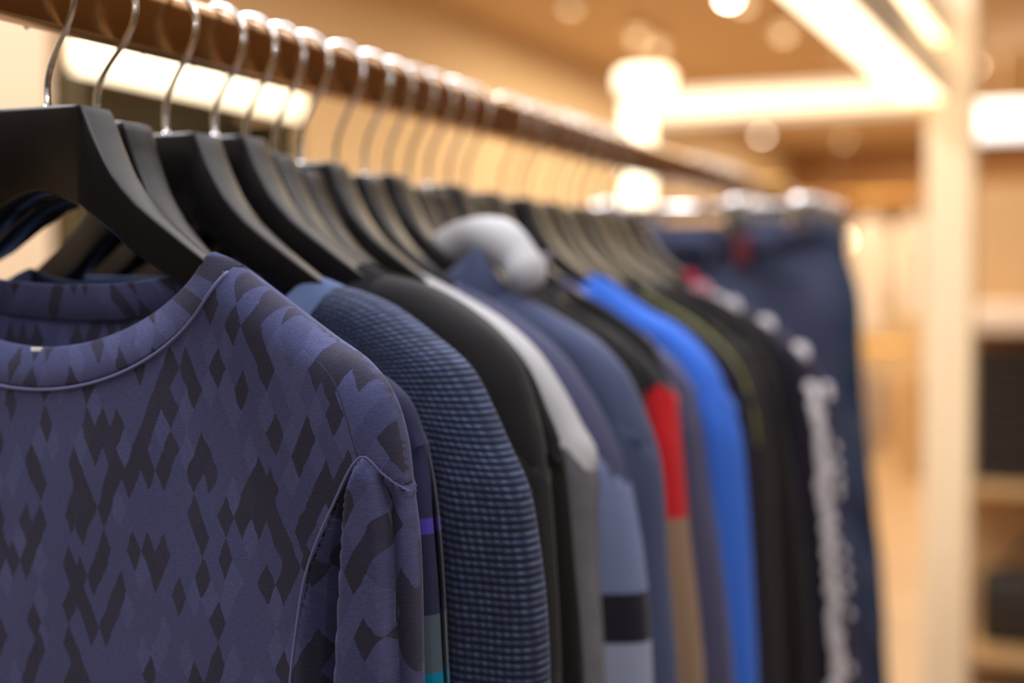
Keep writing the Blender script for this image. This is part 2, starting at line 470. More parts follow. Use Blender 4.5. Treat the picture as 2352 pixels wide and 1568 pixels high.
GARMENTS = []
def garment(name, label, cat, Y, prof, body, sleeve=None, collar=None, T=(.026, .019), rho=.032, neck=(.121, .015), zn=-.056, zb=-.016,
            NA=90, NQ=36, hem=-.66, fold=fold_soft, mode='plane', wrinkle=.0010, collar_w=.024, collar_th=.0022, capshift=0.0, gx=GX, dz=0.0, group=None,
            body_name='body'):
    seed = sum(map(ord, label))
    prof = [(x + SH, z) for x, z in prof]
    neck = (neck[0] + .003, neck[1])
    root = empty(name, (gx, Y, EYE + dz), label, cat, group)
    SNAP = 0 if mode == 'drape' else (.0016 if NA > 200 else .0034)
    bf, A, iN = build_sheet(prof, neck, zn, T[0], rho, NA, NQ, hem, fold, -1, mode, wrinkle, seed, capshift, SNAP)
    bb, _, _ = build_sheet(prof, neck, zb, T[1], rho, NA, NQ, hem, None, 1, mode, wrinkle, seed + 1, capshift, SNAP)
    kd = kdtree.KDTree(len(bf.verts))
    for i, v in enumerate(bf.verts):
        if v.co.z > cap_at(abs(v.co.x), capshift) - .001 or abs(v.co.x) < .172 + SH or fold is not fold_full: kd.insert((v.co.x, 0, v.co.z), i)
    kd.balance()
    ys = [v.co.y for v in bf.verts]
    def ysurf(x, z):
        s = w = 0
        for co, i, d in kd.find_n((x, 0, z), 4):
            k = 1 / (d + 1e-5); s += ys[i] * k; w += k
        return s / w
    me = bpy.data.meshes.new('tmp'); bb.to_mesh(me); bb.free()
    bf.from_mesh(me); bpy.data.meshes.remove(me)
    bmesh.ops.remove_doubles(bf, verts=bf.verts, dist=2e-5)
    to_uv(bf)
    bf.normal_update()
    nl = [bf.verts.layers.float.new(k) for k in ('nx', 'ny', 'nz')]
    for v in bf.verts:
        for l_, c_ in zip(nl, v.normal): v[l_] = c_
    def part(pname, keep, m):
        b2 = bf.copy()
        bmesh.ops.delete(b2, geom=[f for f in b2.faces if not keep(f.calc_center_median())], context='FACES')
        bmesh.ops.delete(b2, geom=[v for v in b2.verts if not v.link_faces], context='VERTS')
        ls = [b2.verts.layers.float[k] for k in ('nx', 'ny', 'nz')]
        nv = [tuple(v[l_] for l_ in ls) for v in b2.verts]
        o = obj(pname, b2, m, root)
        o.data.normals_split_custom_set_from_vertices(nv)
        so = o.modifiers.new('cloth_thickness', 'SOLIDIFY'); so.thickness = .0012; so.offset = -1; so.use_rim = False
        return o
    issl = lambda c: c.z < cap_at(abs(c.x), capshift) and abs(c.x) > .1718 + SH
    part(body_name, lambda c: not issl(c), body)
    sm = sleeve or body
    part('sleeve', lambda c: issl(c) and c.x > 0, sm)
    part('sleeve', lambda c: issl(c) and c.x < 0, sm)
    bf.free()
    # neckband: one closed loop, front low and back high
    if collar is not None:
        cb = bmesh.new()
        lu = cb.verts.layers.float.new('u'); lv = cb.verts.layers.float.new('v')
        NS = 120
        prev = first = None
        ix = neck[0] - collar_w * .92
        L0 = 0
        for k in range(NS):
            ph = 2 * math.pi * k / NS
            s, c = math.sin(ph), math.cos(ph)
            if s >= 0:
                so = abs(s) ** 1.2
                seam = Vector((neck[0] * c, 0, neck[1] + (zn - neck[1]) * so))
                seam.y = -T[0] * min(1, abs(s) * 2.2) ** .6
                inn = Vector((ix * c, -T[0] * .72 * abs(s) ** .6, neck[1] + .009 + (zn + collar_w - neck[1] - .009) * so))
                out = Vector((0, -1, 0)) * s + Vector((c, 0, .6)) * (1 - s)
            else:
                so = abs(s) ** 1.1
                seam = Vector((neck[0] * c, T[1] * min(1, abs(s) * 2.2) ** .6, neck[1] + (zb - neck[1]) * so))
                inn = Vector((ix * c, T[1] * .72 * abs(s) ** .6, neck[1] + .009 + (zb + collar_w - .002 - neck[1] - .009) * so))
                out = Vector((0, 1, 0)) * -s + Vector((c, 0, .6)) * (1 + s)
            out.normalize()
            along = (inn - seam)
            t = collar_th
            ring = []
            secs = [(-.06, -.3), (0, .55), (.06, 1.0), (.5, 1.25), (.93, .95), (1.0, .2), (1.0, -.4), (.93, -.9), (.5, -.9), (0, -.9)]
            for a, o_ in secs:
                v = cb.verts.new(seam + along * a + out * (t * o_))
                v[lu] = (c * neck[0]) * (1 if s >= 0 else 1) + .011; v[lv] = v.co.z + (0 if s >= 0 else .2)
                ring.append(v)
            if prev:
                for a in range(len(ring)):
                    b_ = (a + 1) % len(ring)
                    cb.faces.new((prev[a], prev[b_], ring[b_], ring[a]))
            else: first = ring
            prev = ring
        for a in range(len(first)):
            b_ = (a + 1) % len(first)
            cb.faces.new((prev[a], prev[b_], first[b_], first[a]))
        bmesh.ops.recalc_face_normals(cb, faces=cb.faces)
        to_uv(cb)
        obj('collar', cb, collar, root)
    GARMENTS.append(root)
    return root, ysurf, A

def seam_strip(name, root, ysurf, pts, m, r=.0006, lift=.0004, n=60, both=True):
    path = [(p.x + SH, p.y) for p, s in catmull(pts, n)]
    for sx in ((1, -1) if both else (1,)):
        bm = bmesh.new()
        add_tube(bm, [(sx * x, ysurf(x, z) - lift, z) for x, z in path], r, 6)
        uvl = bm.loops.layers.uv.new('UVMap')
        for f in bm.faces:
            for l in f.loops: l[uvl].uv = (l.vert.co.x, l.vert.co.z)
        obj(name, bm, m, root)

P1 = [(.148, -.001), (.183, -.024), (.208, -.040), (.222, -.057), (.230, -.079), (.234, -.107), (.238, -.138), (.240, -.215), (.242, -.40)]
def prof_from(pts): return [(x - .026, z) for x, z in pts]
PG = prof_from([(.175, -.010), (.208, -.030), (.236, -.052), (.252, -.082), (.262, -.115), (.268, -.15), (.274, -.22), (.278, -.32)])

# --- the sweater in front
SHS = [(.1215, .0125), (.143, -.0035), (.160, -.014), (.174, -.025), (.189, -.0365), (.1995, -.0465), (.205, -.0565), (.2095, -.069), (.2125, -.079), (.2155, -.0875)]
root, ysf, A = garment('sweater', 'slate-violet crew neck sweater with a dark diamond print, nearest on the rail', 'sweater', .697, P1, M['diamond'],
                       collar=M['diamond'], NA=300, NQ=150, hem=-.50, fold=fold_full, wrinkle=.0007, T=(.026, .017), neck=(.127, .015), collar_th=.003)
seam_strip('shoulder_seam', root, ysf, SHS, M['seam'], r=.0007, lift=.0008)
seam_strip('armhole_seam', root, ysf, [(.2355, -.1085), (.228, -.0985), (.2185, -.0880), (.214, -.0915), (.2025, -.1125), (.185, -.151), (.177, -.188), (.1725, -.225), (.171, -.26)], M['seam_light'], r=.0008, lift=.0011)
nk = []
for k in range(61):
    ph = math.pi * (.015 + .97 * k / 60)
    nk.append((.1312 * math.cos(ph), .0145 - .0720 * math.sin(ph) ** 1.2))
bm = bmesh.new()
add_tube(bm, [(x, ysf(x * 1.004, z - .0012) - .0022, z) for x, z in nk], .0010, 6)
bm.loops.layers.uv.new('UVMap')
obj('neck_seam', bm, M['seam_light'], root)
tb = box(-.004, .004, -.0225, -.0205, -.036, -.0315, .0004)
obj('neck_label', tb, M['white_tag'], root, loc=(-.003, 0, -.0008))

# --- second, mostly hidden tee
garment('striped_tee', 'navy top with thin purple and teal bands, squeezed behind the diamond-print sweater', 'top', .748,
        [(.118, -.010), (.150, -.028), (.180, -.045), (.2045, -.062), (.2165, -.088), (.2225, -.114), (.2275, -.16), (.231, -.225), (.238, -.32)],
        M['navy_tee'], collar=M['navy_tee'], T=(.014, .013), neck=(.090, .008), zn=-.07)
# --- navy waffle knit
PW = prof_from([(.163, .001), (.186, -.008), (.217, -.028), (.242, -.048), (.257, -.073), (.269, -.097), (.281, -.121), (.288, -.155), (.293, -.195), (.296, -.260)])
root, ysf, A = garment('knit_sweater', 'navy waffle-knit sweater with a lighter blue ribbed collar', 'sweater', .812, PW, M['waffle'], collar=M['rib_blue'],
                       T=(.027, .018), neck=(.128, .004), zn=-.06, mode='drape', NA=120, NQ=50, collar_w=.030, capshift=-.022)
seam_strip('armhole_seam', root, ysf, [(.262, -.121), (.240, -.127), (.220, -.140), (.205, -.158), (.185, -.19)], M['seam'], r=.0007)
# --- black ones
garment('black_sweater', 'plain black crew neck top just behind the navy waffle-knit sweater', 'sweater', .872,
        prof_from([(.178, .006), (.205, -.007), (.234, -.027), (.252, -.050), (.262, -.076), (.268, -.10), (.272, -.13), (.276, -.18), (.280, -.26)]),
        M['black_knit'], collar=M['black_knit'], neck=(.128, .012), T=(.024, .013))
garment('sweater', 'second black top, between the plain black crew neck and the pale grey sweatshirt', 'sweater', .910,
        [(.131, .008), (.162, -.006), (.192, -.027), (.215, -.053), (.228, -.080), (.238, -.103), (.243, -.127), (.249, -.186), (.256, -.265)],
        M['black_soft'], collar=M['black_soft'], T=(.014, .013), neck=(.111, .014), zn=-.07)
# --- pale grey raglan
garment('sweatshirt', 'pale grey sweatshirt with mottled darker grey sleeves', 'sweatshirt', .988,
        [(.127, -.002), (.160, -.020), (.189, -.044), (.210, -.073), (.225, -.099), (.236, -.117), (.237, -.137), (.238, -.201), (.243, -.287)],
        M['offwhite'], sleeve=M['grey_marl'], collar=M['offwhite'], T=(.018, .014), neck=(.104, .011), capshift=-.022)
# --- navy with light blue striped sleeves
garment('sweatshirt', 'slate navy sweatshirt with light blue and black banded sleeves', 'sweatshirt', 1.040,
        [(.122, -.003), (.147, -.016), (.185, -.044), (.214, -.080), (.233, -.114), (.247, -.153), (.259, -.223), (.264, -.298)],
        M['slate'], sleeve=M['stripe_sleeve'], collar=M['pale_blue'], T=(.022, .011), neck=(.102, .006), collar_w=.028, capshift=-.026)
# --- navy hooded top with pale lining
root, ysf, A = garment('hooded_top', 'blue-navy hooded top with a pale grey hood lining folded over its collar', 'hoodie', 1.088,
        [(.142, -.006), (.169, -.020), (.204, -.041), (.226, -.065), (.241, -.096), (.254, -.134), (.261, -.217), (.269, -.309)],
        M['slate_blue'], T=(.022, .016), neck=(.124, .004))
def roll(cx, rz, r0, a0, a1, ry, n=44, seg=14, zc=.0, lift=.0, squash=1.0):
    bm = bmesh.new()
    pts = []
    for i in range(n):
        a = a0 + (a1 - a0) * i / (n - 1)
        pts.append((cx * math.cos(a), -ry * math.sin(a), zc + rz * (1 - abs(math.sin(a)) ** 1.3) + lift))
    add_tube(bm, pts, lambda t: r0 * (.45 + .55 * math.sin(math.pi * min(1, max(0, t * .94 + .03))) ** .5), seg)
    uvl = bm.loops.layers.uv.new('UVMap')
    for f in bm.faces:
        for l in f.loops: l[uvl].uv = (l.vert.co.x, l.vert.co.z)
    return bm
HP = [(.150, .004, -.004), (.147, .016, -.004), (.137, .031, .0), (.120, .043, .004), (.100, .0475, .006), (.080, .045, .009), (.062, .034, .016), (.040, .022, .024), (.018, .016, .028)]
HP = HP + [(-x, y_, z_) for x, y_, z_ in HP[::-1]]
hp = [(p.x, p.y) for p, s_ in catmull([(x, z) for x, z, y in HP], 80)]
ya = [(abs(x), y) for x, z, y in sorted(HP)if x >= 0]
bm = bmesh.new()
add_tube(bm, [(x, interp(sorted(ya), abs(x)), z) for x, z in hp], lambda t: .0185 * min(1, .25 + 9 * min(t, 1 - t)) ** .7 * (1 + .10 * math.sin(t * 31 + 1)), 14)
bm.loops.layers.uv.new('UVMap')
obj('hood', bm, M['hood_grey'], root)
bm = bmesh.new()
NB = 60
rows_ = []
for k in range(NB + 1):
    a = math.pi * k / NB
    c_, s_ = math.cos(a), math.sin(a)
    lo = Vector((.127 * c_, -.023 * min(1, 2.5 * s_) ** .7, .003 - .058 * s_ ** 1.2))
    hi = Vector((.094 * c_ + .012 * c_ ** 3, -.016 - .010 * s_, .040 - .050 * s_ ** 1.3))
    rows_.append([bm.verts.new(lo.lerp(hi, q / 8) + Vector((0, -.006 * math.sin(math.pi * q / 8), 0))) for q in range(9)])
for a_, b_ in zip(rows_, rows_[1:]):
    for q in range(8): bm.faces.new((a_[q], b_[q], b_[q + 1], a_[q + 1]))
bm.loops.layers.uv.new('UVMap')
cl_ = obj('collar', bm, M['slate_blue'], root)
so_ = cl_.modifiers.new('cloth_thickness', 'SOLIDIFY'); so_.thickness = .004
# --- black with red and tan sleeves
garment('sweatshirt', 'black sweatshirt with bright red and tan colour-blocked sleeves', 'sweatshirt', 1.212,
        prof_from([(.150, -.011), (.170, -.020), (.207, -.041), (.235, -.066), (.253, -.087), (.260, -.125), (.267, -.201), (.282, -.341)]),
        M['black_knit'], sleeve=M['red_sleeve'], collar=M['black_knit'], T=(.019, .014), neck=(.118, .004), capshift=.010)
# --- purple navy
garment('polo_shirt', 'purple-navy sweatshirt with a dusty pink collar edge, before the royal blue sweater', 'sweatshirt', 1.296,
        prof_from([(.135, -.006), (.162, -.024), (.206, -.047), (.237, -.075), (.252, -.112), (.262, -.174), (.275, -.255), (.287, -.363)]),
        M['purple_navy'], collar=M['purple_navy'], T=(.019, .016), neck=(.102, .012), collar_w=.028)
root = GARMENTS[-1]
root.name = 'sweatshirt'
obj('collar_edge', roll(.075, .030, .010, -math.pi + .1, 0, .014, zc=.006), M['dusty'], root)
# --- royal blue
root, ysf, A = garment('sweater', 'bright royal blue crew neck sweater', 'sweater', 1.385,
        prof_from([(.150, -.002), (.171, -.016), (.208, -.036), (.242, -.070), (.260, -.108), (.270, -.140), (.277, -.204), (.284, -.311), (.288, -.383)]),
        M['royal'], collar=M['royal'], T=(.024, .016), neck=(.108, .012), collar_w=.028)
# --- lime piped
root, ysf, A = garment('sweatshirt', 'black sweatshirt with lime green piping along the shoulder, behind the royal blue sweater', 'sweatshirt', 1.462,
        prof_from([(.155, -.008), (.19, -.026), (.226, -.054), (.250, -.085), (.262, -.12), (.268, -.16), (.275, -.26), (.279, -.40)]),
        M['plum_black'], collar=M['plum_black'], T=(.016, .014), neck=(.112, .006))
ri = bmesh.new()
pp = [(p.x - .0005, .005, p.y + .001) for p, s in A if -.16 < p.y < .004]
add_tube(ri, pp, .0016, 8)
u_ = ri.loops.layers.uv.new('UVMap')
obj('piping', ri, M['lime'], root)
ri = bmesh.new(); add_tube(ri, [(-x, y, z) for x, y, z in pp], .0016, 8); ri.loops.layers.uv.new('UVMap')
obj('piping', ri, M['lime'], root)
# --- brown black
garment('sweatshirt', 'dark brown-black sweatshirt with a grey ribbed collar, behind the lime-piped one', 'sweatshirt', 1.555,
        prof_from([(.150, -.010), (.177, -.030), (.225, -.060), (.248, -.105), (.262, -.18), (.268, -.30), (.274, -.42)]),
        M['brown_black'], collar=M['grey_rib'], T=(.026, .018), neck=(.112, .006), collar_w=.03)
garment('sweater', 'plain black top squeezed before the white-printed top', 'top', 1.64,
        prof_from([(.150, -.012), (.177, -.030), (.222, -.060), (.245, -.105), (.262, -.18), (.280, -.30), (.290, -.42)]),
        M['brown_black'], collar=M['brown_black'], T=(.016, .014), neck=(.112, .006))
# --- printed top
root, ysf, A = garment('printed_top', 'plum-black top with white print down the sleeve and red dots by its collar', 'top', 1.74,
        prof_from([(.130, .006), (.175, -.014), (.220, -.041), (.257, -.072), (.279, -.104), (.295, -.173), (.303, -.279), (.316, -.383), (.322, -.472)]),
        M['plum_black'], collar=M['grey_rib'], T=(.028, .018), neck=(.100, .012), collar_w=.028)
def print_patch(name, m, spots):
    bm = bmesh.new()
    for (x, z, rx, rz) in spots:
        for sx in (1,):
            add_ball(bm, (x + SH, ysf(x + SH, z) - .0002, z), 1.0, rx, .0016, rz, 12)
    bm.loops.layers.uv.new('UVMap')
    return obj(name, bm, m, root)
print_patch('red_dot', M['red'], [(.083, .0155, .016, .014)])
print_patch('pink_dot', M['pink'], [(.106, .003, .016, .013)])
for (x, z, r) in ((.128, -.009, .011), (.146, -.0165, .0125), (.187, -.039, .012), (.229, -.072, .0125)):
    print_patch('white_dot', M['white_print'], [(x, z, r, r)])
rs = random.Random(3)
sp = []
for i in range(46):
    z = -.115 - i * .0105
    x = interp([(-.60, .298), (-.459, .281), (-.38, .278), (-.30, .268), (-.213, .262), (-.15, .255), (-.105, .248)], z)
    sp.append((x - .006 + rs.uniform(-.003, .003), z, rs.uniform(.011, .017), .0095))
    if rs.random() < .45: sp.append((x + .010, z + rs.uniform(-.004, .004), .008, .007))
print_patch('sleeve_print', M['white_print'], sp)

# --- dark tops squeezed between the others
PN = [(.132, -.004), (.165, -.024), (.192, -.046), (.209, -.078), (.217, -.12), (.220, -.20), (.222, -.30)]
for Y_, what in ((.949, 'the second black top and the pale grey sweatshirt'), (1.132, 'the hooded top and the red-sleeved sweatshirt, nearer the hooded top'),
                 (1.172, 'the hooded top and the red-sleeved sweatshirt, nearer the red sleeve'), (1.255, 'the red-sleeved and the purple-navy sweatshirts'),
                 (1.425, 'the royal blue sweater and the lime-piped sweatshirt'),
                 (1.508, 'the lime-piped and the brown-black sweatshirts'), (1.598, 'the brown-black sweatshirt and the plain black top'),
                 (1.69, 'the plain black top and the white-printed top')):
    garment('sweater', 'dark top squeezed between ' + what, 'sweater', Y_, PN, M['black_soft'], collar=M['black_soft'], T=(.014, .013), rho=.02, neck=(.104, .006), zn=-.08, NA=60, NQ=24)

# ------------------------------------------------------------------ hangers
HT = [(0, .1145), (.0315, .1145), (.033, .1138), (.0345, .1115), (.040, .098), (.046, .086), (.056, .069), (.072, .052), (.098, .0325), (.124, .0145), (.16, -.0085), (.185, -.024), (.195, -.031), (.201, -.038), (.204, -.047)]
HB = [(0, .062), (.012, .0605), (.03, .053), (.05, .0395), (.072, .021), (.101, .005), (.14, -.018), (.18, -.043), (.192, -.050), (.199, -.053), (.204, -.0525)]
def hanger_body():
    bm = bmesh.new()
    xs = [0, .008, .016, .024, .030, .0325, .0335, .0355, .039, .043, .048, .054, .061, .07, .08, .092, .105, .12, .137, .155, .170, .182, .19, .194, .198, .201, .204]
    xs = [-x for x in xs[:0:-1]] + xs
    rings = []
    for x in xs:
        a = abs(x)
        zt, zb = interp(HT, a), interp(HB, a)
        hw = interp([(0, .0148), (.036, .0148), (.06, .0125), (.09, .0082), (.12, .0064), (.16, .0058), (.198, .0052), (.204, .004)], a)
        b = min(.0026, (zt - zb) * .3, hw * .3)
        sec = [(-hw, zb + b), (-hw, zt - b), (-hw + b * .3, zt - b * .3), (-hw + b, zt), (hw - b, zt), (hw - b * .3, zt - b * .3), (hw, zt - b), (hw, zb + b), (hw - b, zb), (-hw + b, zb)]
        rings.append([bm.verts.new((x, y, z)) for y, z in sec])
    for A_, B_ in zip(rings, rings[1:]):
        n = len(A_)
        for k in range(n):
            bm.faces.new((A_[k], B_[k], B_[(k + 1) % n], A_[(k + 1) % n]))
    bm.faces.new(rings[0]); bm.faces.new(rings[-1][::-1])
    bmesh.ops.recalc_face_normals(bm, faces=bm.faces)
    return bm
RC = .183        # centre of the hook's loop above the lens
HR = .0262
def hook_path(base, swing=0):
    k = (.1615 - base) / .047
    pts = [(0, 0, base - .004), (-.0012, 0, base + .006 * k), (-.0012, 0, base + .016 * k), (.002, 0, base + .026 * k), (.0095, 0, base + .037 * k), (.0175, 0, base + .047 * k)]
    z1 = base + .047
    for a in [-.35 + i * .16 for i in range(27)]:
        pts.append((HR * math.cos(a), 0, RC + HR * math.sin(a)))
    P = catmull([(p[0], p[2]) for p in pts], 70)
    L = [(p.x, 0, p.y) for p, s in P]
    L[-1] = L[-1]
    return L
hroot = empty('clothes_hanger', (RAILX, .697, EYE), 'black hanger', 'hanger', 'black shaped hangers on the copper rail')
hb = obj('hanger_body', hanger_body(), M['black'], hroot)
hk = tube(hook_path(.1145), .0020, 10)
add_tube(hk, [(-.0006, 0, .1125), (-.0010, 0, .1165)], .0030, 12)
hk = obj('hook', hk, M['chrome'], hroot)
def shade_auto(o, ang=35):
    me = o.data
    bm = bmesh.new(); bm.from_mesh(me)
    for e in bm.edges:
        if len(e.link_faces) == 2 and e.calc_face_angle(0) > math.radians(ang): e.smooth = False
    bm.to_mesh(me); bm.free()
shade_auto(hb, 50)
HANG = [  # Y, drop of the body (m), label
    (.697, 0.000, 'black hanger inside the diamond-print sweater, nearest the lens'),
    (.746, -.002, 'black hanger inside the purple and teal banded navy top'),
    (.810, -.005, 'black hanger inside the navy waffle-knit sweater'),
    (.868, -.001, 'black hanger inside the plain black crew neck'),
    (.909, -.010, 'black hanger inside the second black top'),
    (.948, -.019, 'black hanger inside the dark top before the pale grey sweatshirt'),
    (.987, -.010, 'black hanger inside the pale grey sweatshirt with mottled sleeves'),
    (1.038, -.016, 'black hanger inside the navy sweatshirt with light blue banded sleeves'),
    (1.087, -.012, 'black hanger inside the navy hooded top with pale lining'),
    (1.131, -.019, 'black hanger inside the dark top just behind the hooded top'),
    (1.171, -.019, 'black hanger inside the dark top just before the red-sleeved sweatshirt'),
    (1.211, -.012, 'black hanger inside the sweatshirt with red and tan sleeves'),
    (1.255, -.019, 'black hanger inside the dark top just behind the red-sleeved sweatshirt'),
    (1.295, -.013, 'black hanger inside the purple-navy sweatshirt'),
    (1.384, -.013, 'black hanger inside the royal blue sweater'),
    (1.425, -.019, 'black hanger inside the dark top just behind the royal blue sweater'),
    (1.461, -.013, 'black hanger inside the lime-piped black sweatshirt'),
    (1.508, -.019, 'black hanger inside the dark top just behind the lime-piped sweatshirt'),
    (1.554, -.013, 'black hanger inside the brown-black sweatshirt with grey ribbed collar'),
    (1.598, -.019, 'black hanger inside the dark top just behind the brown-black sweatshirt'),
    (1.639, -.013, 'black hanger inside the plain black top two before the white-printed one'),
    (1.690, -.019, 'black hanger inside the dark top just before the white-printed one'),
    (1.739, -.012, 'black hanger inside the plum-black top with white print'),
]
for i, (Y, dz, lab) in enumerate(HANG):
    r = hroot if i == 0 else copy_tree(hroot)
    r.location = (RAILX + (0.0 if i == 0 else random.uniform(-.001, .001)), Y, EYE)
    r['label'] = lab
    for ch in r.children:
        if ch.name.startswith('hanger_body'): ch.location.z = dz
        if ch.name.startswith('hook') and abs(dz) > .002:
            ch.data = ch.data.copy()          # each wire is bent to its own length
            for v in ch.data.vertices:
                w = 1 - min(1, max(0, (v.co.z - .118) / .04))
                if v.co.x > -.01: v.co.z += dz * w
        if ch.name.startswith('hook') and i == 0:
            ch.rotation_euler.z = math.radians(-12); ch.location.x = -.0035
        elif ch.name.startswith('hook'):
            ch.rotation_euler.z = math.radians(random.uniform(-5, 5)); ch.location.x = 0
    if i == 1:      # hangs a little askew on the rail
        th = math.radians(5.5); r.rotation_euler.y = th
        r.location.x += -RC * math.sin(th); r.location.z += RC * (1 - math.cos(th))
    r.rotation_euler.z = 0 if i < 2 else math.radians(random.uniform(-1.5, 1.5))

# ------------------------------------------------------------------ the rail
rr = empty('clothes_rail', (RAILX, 0, 0), 'glossy copper-brown clothes rail that carries all the black hangers', 'clothes rail')
bm = bmesh.new()
sec = []
hw, hz, rad = .0118, .0218, .0115
for cx_, cz_, a0 in ((0, hz - rad, 0), (0, -hz + .004, math.pi)):
    n = 12
    for k in range(n + 1):
        a = a0 + math.pi * k / n
        if a0 == 0: sec.append((hw * math.cos(a), hz - rad + rad * math.sin(a)))
        else: sec.append((hw * (1 if abs(math.cos(a)) > .7 else .8) * (1 if math.cos(a) > 0 else -1) if abs(math.cos(a)) > .35 else hw * math.cos(a) * 1.6, -hz + .0035 + .0035 * math.sin(a)))
ZR = EYE + RC + .0018
R0 = [bm.verts.new((x, -.6, ZR + z)) for x, z in sec]
R1 = [bm.verts.new((x, 2.75, ZR + z)) for x, z in sec]
for k in range(len(sec)):
    j = (k + 1) % len(sec)
    bm.faces.new((R0[k], R0[j], R1[j], R1[k]))
bm.faces.new(R0[::-1]); bm.faces.new(R1)
bmesh.ops.recalc_face_normals(bm, faces=bm.faces)
o = obj('rail', bm, M['copper'], rr); shade_auto(o, 30)
for y in (-.5, 2.62):
    obj('post', box(-.015, .015, y - .015, y + .015, .02, ZR - .02, .003), M['copper'], rr, smooth=False)
    obj('foot', box(-.26, .26, y - .03, y + .03, 0, .025, .004), M['copper'], rr, smooth=False)
obj('end_bracket', box(-.02, .02, 2.60, 2.66, ZR - .05, ZR + .03, .004), M['brass'], rr, smooth=False)

# ------------------------------------------------------------------ jeans on clip hangers
def jeans(label, Y, x0, m, dz=0, sc=1.0):
    root = empty('jeans', (x0, Y, EYE + dz), label, 'jeans', 'jeans hanging at the end of the rail')
    out = [(.176 * sc, .088), (.186 * sc, .06), (.196 * sc, .02), (.200 * sc, -.06), (.205 * sc, -.16), (.224 * sc, -.32), (.240 * sc, -.50), (.255 * sc, -.86)]
    A_ = catmull(out, 60)
    bm = bmesh.new()
    def leg(sx):
        rings = []
        for p, s in A_:
            xi = 0 if p.y > -.16 else .006 + .02 * sstep(-.16, -.8, p.y)
            w = p.x - xi; cx = xi + w / 2
            ring = []
            for k in range(28):
                a = 2 * math.pi * k / 28
                ca, sa = math.cos(a), math.sin(a)
                ex = abs(ca) ** .8 * (1 if ca > 0 else -1)
                t = .019 + .006 * sstep(.08, -.1, p.y)
                wv = .005 * math.sin(p.y * 26 + k * .9) * sstep(.06, -.05, p.y) + .004 * math.sin(k * 1.3 + p.y * 60) * sstep(-.02, -.14, p.y)
                ring.append(bm.verts.new((sx * (cx + ex * w / 2), sa * t + wv, p.y)))
            rings.append(ring)
        for P_, Q_ in zip(rings, rings[1:]):
            for k in range(28):
                q = (P_[k], P_[(k + 1) % 28], Q_[(k + 1) % 28], Q_[k])
                bm.faces.new(q)
    leg(1); leg(-1)
    bmesh.ops.recalc_face_normals(bm, faces=bm.faces)
    bm.loops.layers.uv.new('UVMap')
    obj('legs', bm, m, root)
    wb = bmesh.new()
    pts = []
    for k in range(64):
        a = 2 * math.pi * k / 64
        pts.append((.174 * sc * abs(math.cos(a)) ** .7 * (1 if math.cos(a) > 0 else -1), -.021 * math.sin(a)))
    lo = [wb.verts.new((x, y * 1.15, .082 - .012 * (1 - (x / .174 / sc) ** 2) * (1 if y < 0 else 0))) for x, y in pts]
    hi = [wb.verts.new((x * .985, y, .117 - .014 * (1 - (x / .174 / sc) ** 2) * (1 if y < 0 else 0))) for x, y in pts]
    for k in range(64):
        j = (k + 1) % 64
        wb.faces.new((lo[k], lo[j], hi[j], hi[k]))
    w = obj('waistband', wb, m, root)
    so = w.modifiers.new('thickness', 'SOLIDIFY'); so.thickness = .004
    for x in (-.10, -.045, .02, .115):
        zz = .1 - .013 * (1 - (x / .174) ** 2)
        obj('belt_loop', box(x - .006, x + .006, -.030, -.024, zz - .026, zz + .022, .001), m, root)
    for sx in (1, -1):
        def fy(x, z):
            w_ = interp([(-.1, .2), (.06, .186), (.09, .176)], z) * sc
            u_ = min(.985, abs((x - w_ / 2) / (w_ / 2)))
            return -(.019 + .006 * sstep(.08, -.1, z)) * math.sqrt(max(0, 1 - u_ ** 2.5)) - .0022
        pk = tube([(sx * x, fy(x, z), z) for x, z in ((.070, .072), (.078, .060), (.092, .048), (.112, .038), (.135, .031), (.158, .027))], .0016, 6)
        obj('pocket_seam', pk, M['denim_blue'], root)
    fl = tube([(.018, fy(.018, z), z) for z in (.07, .04, .01)] + [(.014, fy(.014, -.03), -.03), (.006, -.012, -.06)], .0018, 6)
    obj('fly', fl, m, root)
    return root
j = jeans('dark indigo jeans with a dark red patch, foremost of the hanging jeans', 2.105, -.602, M['denim'], dz=-.010, sc=1.10)
obj('patch', box(-.014, .014, -.034, -.0275, .052, .098, .003), M['dark_red'], j, loc=(.070, 0, 0))
jeans('bluer denim jeans, second pair from the front among the hanging jeans', 2.175, -.598, M['denim_blue'], dz=-.018, sc=1.08)
jeans('dark indigo jeans, third pair from the front among the hanging jeans', 2.245, -.600, M['denim'], dz=-.022, sc=1.04)
jeans('bluer denim jeans hanging furthest along the rail', 2.315, -.600, M['denim_blue'], dz=-.026, sc=1.02)
croot = empty('clip_hanger', (RAILX, 2.105, EYE), 'black hanger', 'hanger', 'chrome clip hangers at the rail end')
c = tube(hook_path(.140), .0019, 8)
obj('hook', c, M['chrome'], croot)
obj('bar', tube([(-.16, 0, .132), (.19, 0, .132)], .0045, 10), M['chrome'], croot)
for x in (-.14, .068, .168):
    cl = box(x - .016, x + .016, -.0335, -.0265, .092, .140, .003)
    add_box(cl, x - .016, x + .016, .0265, .0335, .092, .140, .003)
    add_tube(cl, [(x - .018, 0, .136), (x + .018, 0, .136)], .010, 12)
    obj('clip', cl, M['chrome'], croot)
for i, (Y, lab) in enumerate(((2.105, 'chrome clip hanger holding the foremost jeans with the red patch'), (2.175, 'chrome clip hanger holding the second pair of jeans'),
                             (2.245, 'chrome clip hanger holding the third pair of jeans'), (2.315, 'chrome clip hanger holding the furthest jeans'))):
    r = croot if i == 0 else copy_tree(croot)
    r.location = (RAILX + .0006 * i, Y, EYE); r['label'] = lab

